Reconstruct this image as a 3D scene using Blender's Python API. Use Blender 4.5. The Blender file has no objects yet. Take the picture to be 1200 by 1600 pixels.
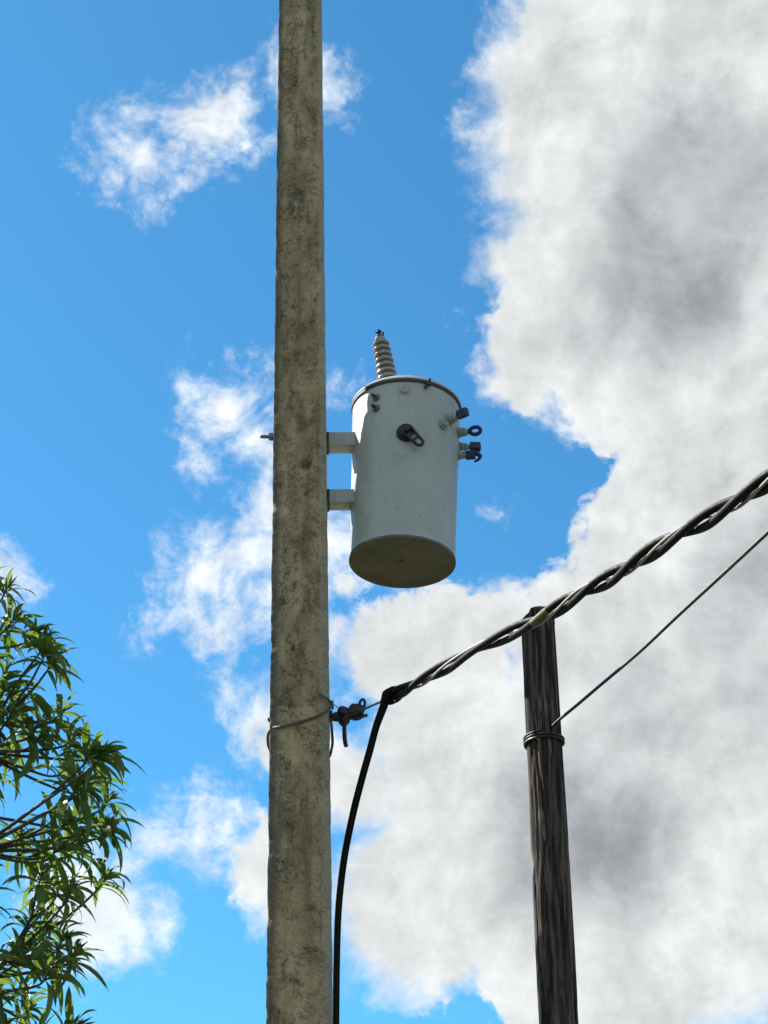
import bpy, math, random
from mathutils import Vector, Matrix, noise

random.seed(11)
R = math.radians
scene = bpy.context.scene
col = scene.collection

# ------------------------------------------------------------------ camera
FOC = 2600.0                      # focal length in photo pixels (photo 1200 px wide)
PITCH = R(30.7)
EYE = Vector((0, 0, 1.6))
cam_data = bpy.data.cameras.new('camera')
cam_data.sensor_fit = 'HORIZONTAL'
cam_data.sensor_width = 36.0
cam_data.lens = 36.0 * FOC / 1200.0
cam_data.clip_start = 0.05
cam_data.clip_end = 5000
cam = bpy.data.objects.new('camera', cam_data)
col.objects.link(cam)
cam.location = EYE
cam.rotation_euler = (math.pi / 2 + PITCH, 0, 0)
scene.camera = cam

FWD = Vector((0, math.cos(PITCH), math.sin(PITCH)))
UP = Vector((0, -math.sin(PITCH), math.cos(PITCH)))
RIGHT = Vector((1, 0, 0))

def ray(px, py):
    return (RIGHT * ((px - 600) / FOC) + UP * ((800 - py) / FOC) + FWD)
def at_y(px, py, y):
    """point of the sight line through a photo pixel at the world depth y"""
    d = ray(px, py)
    return EYE + d * (y / d.y)
def at_depth(px, py, z):
    return EYE + ray(px, py) * z
def px_size(p):
    return (p - EYE).dot(FWD) / FOC

# ------------------------------------------------------------------ sun, exposure
SUN_ELEV = R(45)
SUN_AZ = R(-60.0)                 # from +Y (ahead), negative = to the left
sun_vec = Vector((math.cos(SUN_ELEV) * math.sin(SUN_AZ), math.cos(SUN_ELEV) * math.cos(SUN_AZ), math.sin(SUN_ELEV)))
sd = bpy.data.lights.new('sun', 'SUN')
sd.energy = 5.0
sd.angle = R(0.5)
sd.color = (1.0, 0.95, 0.87)
sun = bpy.data.objects.new('sun', sd)
col.objects.link(sun)
sun.rotation_euler = sun_vec.to_track_quat('Z', 'Y').to_euler()
sun.location = (0, 0, 30)

vs = scene.view_settings
vs.view_transform = 'Standard'
vs.look = 'None'
vs.exposure = 1.15
vs.gamma = 1.0
vs.use_curve_mapping = False
scene.cycles.use_denoising = True
scene.cycles.max_bounces = 6

# ------------------------------------------------------------------ node helpers
class NT:
    def __init__(self, tree):
        self.t = tree
        self.n = tree.nodes
        self.l = tree.links
    def new(self, kind, **kw):
        nd = self.n.new(kind)
        for k, v in kw.items():
            setattr(nd, k, v)
        return nd
    def plug(self, sock, v):
        if isinstance(v, bpy.types.NodeSocket):
            self.l.new(v, sock)
        elif isinstance(v, (int, float)):
            sock.default_value = v
        else:
            v = tuple(v)
            if sock.type == 'RGBA' and len(v) == 3:
                v = v + (1,)
            sock.default_value = v
    def math(self, op, a, b=None, c=None, clamp=False):
        nd = self.new('ShaderNodeMath', operation=op, use_clamp=clamp)
        for i, v in enumerate((a, b, c)):
            if v is not None:
                self.plug(nd.inputs[i], v)
        return nd.outputs[0]
    def vmath(self, op, a, b=None, scale=None):
        nd = self.new('ShaderNodeVectorMath', operation=op)
        self.plug(nd.inputs[0], a)
        if b is not None:
            self.plug(nd.inputs[1], b)
        if scale is not None:
            self.plug(nd.inputs['Scale'], scale)
        return nd.outputs['Value'] if op in ('DISTANCE', 'LENGTH', 'DOT_PRODUCT') else nd.outputs['Vector']
    def noise(self, vec, scale, detail=4, rough=0.55, dist=0.0, color=False):
        nd = self.new('ShaderNodeTexNoise')
        self.plug(nd.inputs['Vector'], vec)
        self.plug(nd.inputs['Scale'], scale)
        nd.inputs['Detail'].default_value = detail
        nd.inputs['Roughness'].default_value = rough
        nd.inputs['Distortion'].default_value = dist
        return nd.outputs['Color'] if color else nd.outputs['Fac']
    def voronoi(self, vec, scale, feature='F1'):
        nd = self.new('ShaderNodeTexVoronoi', feature=feature)
        self.plug(nd.inputs['Vector'], vec)
        nd.inputs['Scale'].default_value = scale
        return nd.outputs['Distance']
    def smooth(self, v, lo, hi, a=0.0, b=1.0):
        nd = self.new('ShaderNodeMapRange', interpolation_type='SMOOTHSTEP')
        self.plug(nd.inputs['Value'], v)
        self.plug(nd.inputs['From Min'], lo)
        self.plug(nd.inputs['From Max'], hi)
        self.plug(nd.inputs['To Min'], a)
        self.plug(nd.inputs['To Max'], b)
        return nd.outputs['Result']
    def mix(self, f, a, b, mode='MIX'):
        nd = self.new('ShaderNodeMix', data_type='RGBA', blend_type=mode)
        self.plug(nd.inputs['Factor'], f)
        self.plug(nd.inputs[6], a)
        self.plug(nd.inputs[7], b)
        return nd.outputs[2]
    def scalevec(self, v, s):
        nd = self.new('ShaderNodeMapping')
        self.plug(nd.inputs['Vector'], v)
        nd.inputs['Scale'].default_value = s
        return nd.outputs['Vector']

# ------------------------------------------------------------------ sky
world = bpy.data.worlds.new('World')
scene.world = world
world.use_nodes = True
w = NT(world.node_tree)
w.n.clear()
w_out = w.new('ShaderNodeOutputWorld')
sky = w.new('ShaderNodeTexSky', sky_type='NISHITA')
sky.sun_disc = False
sky.sun_elevation = SUN_ELEV
sky.sun_rotation = SUN_AZ
sky.altitude = 300
sky.air_density = 1.0
sky.dust_density = 0.3
sky.ozone_density = 2.0
SKY_STRENGTH = 0.073
tc = w.new('ShaderNodeTexCoord')
D = w.vmath('NORMALIZE', tc.outputs['Generated'])

def sky_point(px, py):
    return tuple(ray(px, py).normalized())
def rad(r):
    return r / FOC

def warp(v, scale, amp, detail=2):
    c = w.noise(v, scale, detail, 0.5, color=True)
    return w.vmath('ADD', v, w.vmath('SCALE', w.vmath('SUBTRACT', c, (0.5, 0.5, 0.5)), scale=amp))

def puffs(v, items, k):
    """signed field (positive inside) of a cloud bank made of round puffs"""
    f = None
    for (px, py, r) in items:
        d = w.math('SUBTRACT', rad(r), w.vmath('DISTANCE', v, sky_point(px, py)))
        f = d if f is None else w.math('SMOOTH_MAX', f, d, k)
    return f

D1 = warp(D, 14, 0.030)
D2 = warp(D1, 55, 0.010, 5)

BANK = [(1010, 440, 265), (820, 585, 74), (1150, 850, 248), (905, 822, 20), (930, 1055, 187), (786, 962, 68),
        (700, 1048, 132), (600, 1010, 98), (548, 905, 42), (1180, 640, 160), (1190, 1110, 170), (1060, 180, 330), (760, 1230, 210), (560, 1230, 110),
        (1000, 1350, 330), (640, 1420, 160), (430, 1370, 95), (440, 1150, 46)]
WISP = [(368, 635, 66), (340, 605, 34), (330, 700, 28), (405, 680, 66), (385, 640, 50), (545, 1000, 58), (552, 1085, 46), (310, 735, 14), (400, 610, 30), (420, 800, 44),
        (385, 870, 80), (320, 890, 60), (262, 888, 36), (300, 945, 40), (345, 960, 46), (410, 930, 60), (322, 1000, 20),
        (344, 1050, 22), (370, 1090, 42), (420, 1120, 60), (512, 860, 78), (500, 930, 50), (16, 892, 42), (236, 990, 17), (250, 982, 10),
        (530, 595, 24), (720, 500, -8), (782, 792, -2), (300, 1290, 80), (150, 1420, 110), (210, 250, 60), (330, 190, 80), (470, 120, 60)]
fb = puffs(D2, BANK, 0.004)
fw = puffs(D2, WISP, 0.006)

# the same kind of broken cloud covers the rest of the sky
off_axis = w.vmath('DISTANCE', D, tuple(FWD))
elsewhere = w.smooth(off_axis, 0.36, 0.50)
broad = w.math('MULTIPLY', w.math('SUBTRACT', w.noise(D, 2.6, 6, 0.55), 0.50), 0.35)
blend = w.new('ShaderNodeMix', data_type='FLOAT')
w.plug(blend.inputs[0], elsewhere); w.plug(blend.inputs[2], fb); w.plug(blend.inputs[3], broad)
fb = blend.outputs[0]

n1 = w.math('SUBTRACT', w.noise(D1, 30, 9, 0.62), 0.5)
n2 = w.math('SUBTRACT', w.noise(D2, 90, 8, 0.65), 0.5)
edge = w.math('ADD', w.math('MULTIPLY', n1, 0.050), w.math('MULTIPLY', n2, 0.022))
fb_e = w.math('ADD', fb, edge)
soft = w.smooth(w.noise(D, 11, 3, 0.5), 0.40, 0.66, 0.006, 0.034)
a_bank = w.smooth(fb_e, -0.004, soft)
wn = w.math('ADD', w.math('MULTIPLY', n1, 0.085), w.math('MULTIPLY', n2, 0.040))
fw_e = w.math('ADD', w.math('SUBTRACT', fw, 0.003), wn)
a_wisp = w.smooth(fw_e, -0.014, 0.026, 0.0, 0.88)
alpha = w.math('MAXIMUM', a_bank, a_wisp)

# thick parts of the bank are greyer, thin rims are bright
GREY = [(1090, 480, 95), (1000, 470, 50), (1130, 1040, 90), (1010, 1090, 80), (900, 540, 30), (1100, 700, 30), (1180, 900, 60), (980, 930, 40), (780, 1010, 30), (1100, 300, 150), (900, 1300, 140)]
fg = w.smooth(puffs(D1, GREY, 0.01), -0.035, 0.030)
thick = w.smooth(fb, -0.005, 0.070)
mott = w.smooth(w.noise(D1, 16, 7, 0.6), 0.36, 0.66)
g = w.math('ADD', w.math('MULTIPLY', fg, 0.62), w.math('MULTIPLY', mott, 0.38))
g = w.math('MULTIPLY', g, w.math('ADD', w.math('MULTIPLY', thick, 0.85), 0.15), clamp=True)
ccol = w.mix(g, (0.86, 0.885, 0.89), (0.335, 0.365, 0.385))
fine = w.math('ADD', w.math('MULTIPLY', w.noise(D2, 60, 9, 0.7), 0.36), 0.83)
ccol = w.mix(1.0, ccol, fine, 'MULTIPLY')

# relief: billows are brighter on the side towards the sun
sun_side = tuple((sun_vec - FWD * sun_vec.dot(FWD)).normalized() * 0.006)
DS = w.vmath('ADD', D1, sun_side)
rel = w.math('SUBTRACT', w.noise(D1, 38, 7, 0.55), w.noise(DS, 38, 7, 0.55))
DS2 = w.vmath('ADD', D1, tuple(Vector(sun_side) * 2.5))
rel2 = w.math('SUBTRACT', w.noise(D1, 13, 5, 0.5), w.noise(DS2, 13, 5, 0.5))
light = w.math('ADD', w.math('ADD', w.math('MULTIPLY', rel, 0.30), w.math('MULTIPLY', rel2, 1.0)), 1.0)
ccol = w.mix(1.0, ccol, light, 'MULTIPLY')
thinw = w.math('MULTIPLY', w.math('SUBTRACT', 1.0, a_bank), 0.22)
ccol = w.mix(1.0, ccol, w.math('ADD', 1.0, thinw), 'MULTIPLY')
bg_sky = w.new('ShaderNodeBackground')
tint = w.mix(1.0, sky.outputs['Color'], (0.37, 0.95, 1.14), 'MULTIPLY')
w.plug(bg_sky.inputs['Color'], tint)
bg_sky.inputs['Strength'].default_value = SKY_STRENGTH
bg_cloud = w.new('ShaderNodeBackground')
w.plug(bg_cloud.inputs['Color'], ccol)
bg_cloud.inputs['Strength'].default_value = 0.44
ms = w.new('ShaderNodeMixShader')
w.plug(ms.inputs[0], alpha)
w.l.new(bg_sky.outputs[0], ms.inputs[1])
w.l.new(bg_cloud.outputs[0], ms.inputs[2])
w.l.new(ms.outputs[0], w_out.inputs['Surface'])

# ------------------------------------------------------------------ materials
def new_mat(name):
    m = bpy.data.materials.new(name)
    m.use_nodes = True
    n = NT(m.node_tree)
    bsdf = m.node_tree.nodes['Principled BSDF']
    tcn = n.new('ShaderNodeTexCoord')
    return m, n, bsdf, tcn.outputs['Object']

def bump(n, bsdf, h, strength, dist):
    b = n.new('ShaderNodeBump')
    b.inputs['Strength'].default_value = strength
    b.inputs['Distance'].default_value = dist
    n.plug(b.inputs['Height'], h)
    n.l.new(b.outputs[0], bsdf.inputs['Normal'])

def simple(name, c, rough=0.5, metal=0.0, vary=0.25, scale=30):
    m, n, b, co = new_mat(name)
    f = n.noise(co, scale, 5, 0.6)
    n.plug(b.inputs['Base Color'], n.mix(f, [x * (1 - vary) for x in c], [min(1, x * (1 + vary)) for x in c]))
    n.plug(b.inputs['Roughness'], n.smooth(f, 0.2, 0.8, rough - 0.1, rough + 0.12))
    b.inputs['Metallic'].default_value = metal
    bump(n, b, n.noise(co, scale * 2.5, 4, 0.7), 0.35, 0.004)
    return m

def concrete_material():
    m, n, b, co = new_mat('weathered_concrete')
    big = n.noise(n.scalevec(co, (1, 1, 0.45)), 7, 6, 0.6)
    c = n.mix(n.smooth(big, 0.3, 0.7), (0.285, 0.208, 0.118), (0.53, 0.395, 0.235))
    # rusty runs down the face
    run = n.noise(n.scalevec(co, (1, 1, 0.12)), 26, 5, 0.6)
    c = n.mix(n.smooth(run, 0.53, 0.72, 0, 0.6), c, (0.19, 0.115, 0.070))
    # black lichen in clumps and crooked veins
    l1 = n.noise(n.scalevec(co, (1, 1, 0.6)), 13, 8, 0.72, 0.6)
    l2 = n.noise(co, 42, 6, 0.7, 1.2)
    zone = n.smooth(n.noise(n.scalevec(co, (1, 1, 0.5)), 2.6, 4, 0.6), 0.36, 0.62, 0.25, 1.0)
    patch = n.math('MULTIPLY', n.math('MULTIPLY', n.smooth(l1, 0.47, 0.60), zone), n.smooth(l2, 0.40, 0.58))
    c = n.mix(n.math('MULTIPLY', patch, 0.85), c, (0.075, 0.068, 0.05))
    vein = n.math('ABSOLUTE', n.math('SUBTRACT', n.noise(co, 16, 5, 0.65, 0.8), 0.5))
    vein = n.math('MULTIPLY', n.smooth(vein, 0.0, 0.022, 1, 0), n.smooth(l1, 0.42, 0.56))
    c = n.mix(n.math('MULTIPLY', n.math('MULTIPLY', vein, zone), 0.6), c, (0.06, 0.055, 0.042))
    sp = n.smooth(n.voronoi(co, 60), 0.10, 0.26, 1, 0)
    sp = n.math('MULTIPLY', sp, n.smooth(n.noise(co, 9, 3), 0.48, 0.62))
    c = n.mix(n.math('MULTIPLY', sp, 0.7), c, (0.07, 0.062, 0.048))
    # long water stains and a few knocked-out pits
    wet = n.noise(n.scalevec(co, (1, 1, 0.03)), 20, 3, 0.5)
    c = n.mix(n.smooth(wet, 0.55, 0.70, 0, 0.45), c, (0.12, 0.105, 0.075))
    wob = n.vmath('ADD', co, n.vmath('SCALE', n.vmath('SUBTRACT', n.noise(co, 30, 4, 0.6, color=True), (0.5, 0.5, 0.5)), scale=0.075))
    for q, r_ in PITS:
        dd = n.vmath('DISTANCE', wob, tuple(q - pole_base))
        c = n.mix(n.smooth(dd, r_ * 0.25, r_ * 1.1, 0.85 if r_ > 0.036 else 0.6, 0.0), c, (0.060, 0.047, 0.032))
    b2 = n.noise(n.scalevec(co, (1, 1, 0.7)), 14, 10, 0.76, 0.5)
    c = n.mix(n.smooth(b2, 0.50, 0.64, 0, 0.58), c, (0.085, 0.066, 0.042))
    crk = n.math('ABSOLUTE', n.math('SUBTRACT', n.noise(n.scalevec(co, (0.5, 0.5, 1.6)), 9, 6, 0.6, 0.5), 0.5))
    c = n.mix(n.math('MULTIPLY', n.smooth(crk, 0.0, 0.007, 0.7, 0), n.smooth(l2, 0.45, 0.6)), c, (0.04, 0.034, 0.026))
    grain = n.noise(co, 140, 4, 0.7)
    c = n.mix(1.0, c, n.math('ADD', n.math('MULTIPLY', grain, 0.9), 0.55), 'MULTIPLY')
    n.plug(b.inputs['Base Color'], c)
    # sky shading painted into the colour: left arris darker, right arris paler
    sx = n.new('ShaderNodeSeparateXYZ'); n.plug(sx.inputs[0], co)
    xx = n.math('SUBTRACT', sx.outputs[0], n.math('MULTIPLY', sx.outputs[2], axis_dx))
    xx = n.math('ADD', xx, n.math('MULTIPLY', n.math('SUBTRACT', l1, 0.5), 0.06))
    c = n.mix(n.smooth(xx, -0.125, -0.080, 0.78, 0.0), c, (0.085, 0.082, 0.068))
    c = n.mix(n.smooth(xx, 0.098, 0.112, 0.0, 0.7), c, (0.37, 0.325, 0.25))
    n.plug(b.inputs['Base Color'], c)
    b.inputs['Roughness'].default_value = 0.95
    b.inputs['Specular IOR Level'].default_value = 0.2
    h = n.math('SUBTRACT', n.math('ADD', n.math('MULTIPLY', grain, 0.5), n.noise(co, 35, 5, 0.65)), n.math('ADD', n.math('MULTIPLY', vein, 0.9), n.math('MULTIPLY', sp, 0.7)))
    bump(n, b, h, 0.7, 0.006)
    return m

def paint_material():
    m, n, b, co = new_mat('light_grey_paint')
    big = n.noise(n.scalevec(co, (1, 1, 0.5)), 5, 5, 0.6)
    c = n.mix(n.smooth(big, 0.3, 0.7), (0.375, 0.382, 0.352), (0.440, 0.442, 0.410))
    run = n.noise(n.scalevec(co, (1, 1, 0.06)), 34, 4, 0.6)
    c = n.mix(n.smooth(run, 0.55, 0.80, 0, 0.45), c, (0.22, 0.22, 0.17))
    sp = n.smooth(n.noise(n.scalevec(co, (1, 1, 0.55)), 38, 3, 0.6), 0.665, 0.74, 0, 0.65)
    c = n.mix(sp, c, (0.20, 0.20, 0.165))
    blot = n.noise(co, 9, 8, 0.7, 0.5)
    c = n.mix(n.smooth(blot, 0.52, 0.72, 0, 0.40), c, (0.24, 0.245, 0.205))
    scr = n.noise(n.scalevec(co, (1, 1, 0.25)), 75, 4, 0.7)
    c = n.mix(n.math('MULTIPLY', n.smooth(scr, 0.66, 0.72), n.smooth(n.noise(co, 5, 2), 0.46, 0.58)), c, (0.13, 0.12, 0.10))
    n.plug(b.inputs['Base Color'], c)
    n.plug(b.inputs['Roughness'], n.smooth(big, 0.2, 0.8, 0.34, 0.48))
    b.inputs['Specular IOR Level'].default_value = 0.35
    bump(n, b, n.noise(co, 60, 3), 0.08, 0.003)
    return m

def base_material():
    m, n, b, co = new_mat('dark_underside_paint')  # underside colour, darker than the tank wall paint
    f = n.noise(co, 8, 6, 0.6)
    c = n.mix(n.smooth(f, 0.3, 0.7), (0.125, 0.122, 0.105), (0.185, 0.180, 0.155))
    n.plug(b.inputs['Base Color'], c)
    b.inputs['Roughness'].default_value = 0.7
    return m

def wood_material():
    m, n, b, co = new_mat('weathered_dark_wood')
    st = n.scalevec(co, (1, 1, 0.05))
    g1 = n.noise(st, 40, 6, 0.7, 0.5)
    g2 = n.noise(n.scalevec(co, (1, 1, 0.14)), 16, 5, 0.6)
    c = n.mix(n.smooth(g1, 0.40, 0.66), (0.012, 0.009, 0.008), (0.135, 0.102, 0.084))
    c = n.mix(n.smooth(g2, 0.57, 0.68, 0, 0.7), c, (0.30, 0.265, 0.215))
    n.plug(b.inputs['Base Color'], c)
    b.inputs['Roughness'].default_value = 0.9
    b.inputs['Specular IOR Level'].default_value = 0.2
    bump(n, b, g1, 0.8, 0.006)
    return m

def leaf_material():
    m, n, b, co = new_mat('glossy_green_leaf')
    oi = n.new('ShaderNodeObjectInfo')
    f = n.noise(co, 25, 3, 0.5)
    c = n.mix(oi.outputs['Random'], (0.026, 0.062, 0.018), (0.085, 0.13, 0.028))
    c = n.mix(n.smooth(f, 0.4, 0.7, 0, 0.4), c, (0.10, 0.135, 0.035))
    n.plug(b.inputs['Base Color'], c)
    b.inputs['Roughness'].default_value = 0.38
    tr = n.new('ShaderNodeBsdfTranslucent')
    n.plug(tr.inputs['Color'], n.mix(f, (0.14, 0.25, 0.03), (0.24, 0.34, 0.05)))
    mx = n.new('ShaderNodeMixShader')
    mx.inputs[0].default_value = 0.42
    out = [x for x in n.n if x.type == 'OUTPUT_MATERIAL'][0]
    n.l.new(b.outputs[0], mx.inputs[1]); n.l.new(tr.outputs[0], mx.inputs[2])
    n.l.new(mx.outputs[0], out.inputs['Surface'])
    return m

def grass_material():
    m, n, b, co = new_mat('rough_grass')
    f = n.noise(co, 0.6, 8, 0.65)
    n.plug(b.inputs['Base Color'], n.mix(f, (0.045, 0.05, 0.02), (0.085, 0.075, 0.04)))
    b.inputs['Roughness'].default_value = 0.95
    bump(n, b, n.noise(co, 14, 6, 0.7), 0.8, 0.05)
    return m

M_PAINT = paint_material()
M_BASE = base_material()
M_WOOD = wood_material()
M_LEAF = leaf_material()
M_GRASS = grass_material()
M_YOUNG = simple('reddish_young_leaf', (0.13, 0.11, 0.05), 0.75)
M_BARK = simple('twig_bark', (0.075, 0.062, 0.050), 0.9, 0, 0.4, 40)
M_BLACK = simple('black_plastic', (0.006, 0.006, 0.007), 0.4)
M_STEEL = simple('dull_galvanised_steel', (0.20, 0.20, 0.19), 0.55, 0.6, 0.35, 60)
M_DARKSTEEL = simple('dark_weathered_steel', (0.045, 0.042, 0.045), 0.6, 0.3, 0.4, 70)
M_TERM = simple('dark_bronze_terminal', (0.014, 0.016, 0.075), 0.5, 0.1, 0.3, 60)
M_PORC = simple('grey_glazed_porcelain', (0.31, 0.305, 0.29), 0.2, 0, 0.15, 20)
M_EPOXY = simple('grey_bushing_body', (0.27, 0.29, 0.28), 0.5, 0, 0.2, 30)
M_CABLE = simple('weathered_black_insulation', (0.0085, 0.008, 0.0075), 0.6, 0, 0.8, 45)
M_CABLE.node_tree.nodes['Principled BSDF'].inputs['Specular IOR Level'].default_value = 0.12
M_BARE = simple('bare_aluminium_wire', (0.25, 0.24, 0.21), 0.55, 0.4, 0.3, 80)
M_WIRE = simple('thin_black_wire', (0.011, 0.010, 0.010), 0.5, 0, 0.4, 50)
M_TIE = simple('old_grey_tie_wire', (0.11, 0.095, 0.078), 0.6, 0.2, 0.3, 60)
M_TAPE = simple('yellow_tape', (0.11, 0.095, 0.022), 0.7, 0, 0.7, 60)

# ------------------------------------------------------------------ mesh helpers
class MB:
    def __init__(self):
        self.v = []; self.f = []
    def add(self, verts, faces):
        o = len(self.v)
        self.v += [Vector(p) for p in verts]
        self.f += [tuple(i + o for i in fc) for fc in faces]
        return self
    def lathe(self, prof, n=48, M=None, cap0=True, cap1=True):
        vs_, fs = [], []
        for (r, z) in prof:
            for i in range(n):
                a = 2 * math.pi * i / n
                vs_.append(Vector((r * math.cos(a), r * math.sin(a), z)))
        for k in range(len(prof) - 1):
            for i in range(n):
                j = (i + 1) % n
                fs.append((k * n + i, k * n + j, (k + 1) * n + j, (k + 1) * n + i))
        if cap0: fs.append(tuple(range(n - 1, -1, -1)))
        if cap1: fs.append(tuple((len(prof) - 1) * n + i for i in range(n)))
        if M is not None: vs_ = [M @ p for p in vs_]
        return self.add(vs_, fs)
    def tube(self, pts, rad_, n=10, closed=False, cap=True):
        pts = [Vector(p) for p in pts]
        m = len(pts)
        rs = rad_ if isinstance(rad_, (list, tuple)) else [rad_] * m
        vs_, fs = [], []
        t0 = (pts[1] - pts[0]).normalized()
        nrm = t0.orthogonal().normalized()
        for i in range(m):
            if closed: t = pts[(i + 1) % m] - pts[i - 1]
            else: t = pts[min(i + 1, m - 1)] - pts[max(i - 1, 0)]
            t.normalize()
            nrm = (nrm - t * nrm.dot(t)).normalized()
            bn = t.cross(nrm)
            for k in range(n):
                a = 2 * math.pi * k / n
                vs_.append(pts[i] + (nrm * math.cos(a) + bn * math.sin(a)) * rs[i])
        for i in range(m if closed else m - 1):
            j = (i + 1) % m
            for k in range(n):
                k2 = (k + 1) % n
                fs.append((i * n + k, i * n + k2, j * n + k2, j * n + k))
        if cap and not closed:
            fs.append(tuple(range(n - 1, -1, -1)))
            fs.append(tuple((m - 1) * n + k for k in range(n)))
        return self.add(vs_, fs)
    def box(self, c, sx, sy, sz, M=None):
        vs_ = [Vector((x * sx / 2, y * sy / 2, z * sz / 2)) for x in (-1, 1) for y in (-1, 1) for z in (-1, 1)]
        fs = [(0, 1, 3, 2), (4, 6, 7, 5), (0, 4, 5, 1), (2, 3, 7, 6), (0, 2, 6, 4), (1, 5, 7, 3)]
        c = Vector(c)
        vs_ = [(M @ p if M is not None else p) + c for p in vs_]
        return self.add(vs_, fs)
    def build(self, name, mat, parent=None, smooth=True, bevel=0.0, origin=None):
        me = bpy.data.meshes.new(name)
        o0 = parent_loc(parent) if origin is None else Vector(origin)
        base = parent_loc(parent)
        me.from_pydata([tuple(p - o0) for p in self.v], [], self.f)
        me.materials.append(mat)
        me.update()
        o = bpy.data.objects.new(name, me)
        col.objects.link(o)
        o.location = o0 - base if parent else o0
        if parent: o.parent = parent
        if smooth:
            me.polygons.foreach_set('use_smooth', [True] * len(me.polygons))
            me.set_sharp_from_angle(angle=R(40))
        if bevel > 0:
            md = o.modifiers.new('bevel', 'BEVEL'); md.width = bevel; md.segments = 2; md.limit_method = 'ANGLE'
        return o

def parent_loc(p):
    v = Vector((0, 0, 0))
    while p is not None:
        v += p.location
        p = p.parent
    return v

def thing(name, loc, label, cat, group=None):
    o = bpy.data.objects.new(name, None)
    o.empty_display_size = 0.2
    col.objects.link(o)
    o.location = loc
    o['label'] = label; o['category'] = cat
    if group: o['group'] = group
    return o

def frame(z, x_hint=(1, 0, 0), o=(0, 0, 0)):
    """4x4 with local z along the given direction"""
    z = Vector(z).normalized()
    x = Vector(x_hint); x = x - z * x.dot(z)
    if x.length < 1e-4: x = z.orthogonal()
    x.normalize(); y = z.cross(x)
    M = Matrix((x, y, z)).transposed().to_4x4()
    M.translation = Vector(o)
    return M

def spline(pts, steps=12):
    pts = [Vector(p) for p in pts]
    P = [pts[0] * 2 - pts[1]] + pts + [pts[-1] * 2 - pts[-2]]
    out = []
    for i in range(1, len(P) - 2):
        a, b, c, d = P[i - 1], P[i], P[i + 1], P[i + 2]
        for s in range(steps):
            t = s / steps
            out.append(0.5 * ((2 * b) + (c - a) * t + (2 * a - 5 * b + 4 * c - d) * t * t + (3 * b - a - 3 * c + d) * t ** 3))
    out.append(pts[-1])
    return out

# ------------------------------------------------------------------ ground
g_ = MB()
N = 60
def ground_z(x, y):
    return 0.10 * noise.noise(Vector((x * 0.25, y * 0.25, 0))) - 0.03
gx = [(-1 if i < N / 2 else 1) * (abs(i - N / 2) / (N / 2)) ** 3 * 1500 for i in range(N + 1)]
gv = [(x, y + 6, ground_z(x, y)) for y in gx for x in gx]
gf = [(j * (N + 1) + i, j * (N + 1) + i + 1, (j + 1) * (N + 1) + i + 1, (j + 1) * (N + 1) + i) for j in range(N) for i in range(N)]
g_.add(gv, gf)
gr = g_.build('ground', M_GRASS)
gr['kind'] = 'structure'

# ------------------------------------------------------------------ concrete pole
YP = 7.4
Z_REF, Y_OFF, Y_LEAN = 7.05, -0.20, -0.07      # the pole leans a little towards the viewer
def pole_y(z): return YP + Y_OFF + Y_LEAN * (z - Z_REF)
def at_pole(px, py, off=0.0):
    q = at_y(px, py, YP)
    for _ in range(8): q = at_y(px, py, pole_y(q.z) + off)
    return q
pt_top = at_pole(469.5, 462)
pt_bot = at_pole(469.0, 1137)
axis_dx = (pt_top.x - pt_bot.x) / (pt_top.z - pt_bot.z)
HW_TOP = 0.5 * 75.5 * px_size(pt_top)
HW_BOT = 0.5 * 91.0 * px_size(pt_bot)
hw_s = (HW_TOP - HW_BOT) / (pt_top.z - pt_bot.z)
def pole_c(z): return Vector((pt_bot.x + axis_dx * (z - pt_bot.z), pole_y(z), z))
def pole_hw(z): return HW_BOT + hw_s * (z - pt_bot.z)
pole_base = pole_c(-0.02)
PITS = [(at_pole(x, y, -HW_BOT), r) for (x, y, r) in ((477, 726, 0.040), (445, 494, 0.022), (487, 544, 0.030), (486, 503, 0.022), (458, 1012, 0.024), (486, 835, 0.028), (449, 560, 0.03), (470, 632, 0.028), (480, 770, 0.016), (486, 1100, 0.02), (440, 940, 0.03), (470, 300, 0.035), (455, 1290, 0.035), (488, 1420, 0.03))]
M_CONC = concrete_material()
utility_pole = thing('utility_pole', pole_base, 'tall mottled concrete pole with chamfered corners carrying the grey transformer', 'pole')
POLE_TOP = 10.6
def pole_shape():
    """outline of the pole for half width 1: a square with wide chamfers, each side split"""
    ch = 0.25
    cy = 0.14
    cs = [(-1 + ch, -1), (1 - ch, -1), (1, -1 + cy), (1, 1 - cy), (1 - ch, 1), (-1 + ch, 1), (-1, 1 - cy), (-1, -1 + cy)]
    seg = [20, 6, 8, 3, 8, 3, 8, 6]
    out = []
    for i in range(8):
        a, b = Vector(cs[i]), Vector(cs[(i + 1) % 8])
        for s in range(seg[i]):
            t = s / seg[i]
            # worn, slightly rounded arrises
            p = a.lerp(b, t)
            if s == 0: p = p * 0.993
            out.append(p)
    return out
shape = pole_shape()
mb = MB()
rows = []
z = -0.6
while z < POLE_TOP:
    rows.append(z)
    z += 0.012 if 3.0 < z < 6.6 else 0.05
rows.append(POLE_TOP)
nv = len(shape)
vv, ff = [], []
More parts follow.
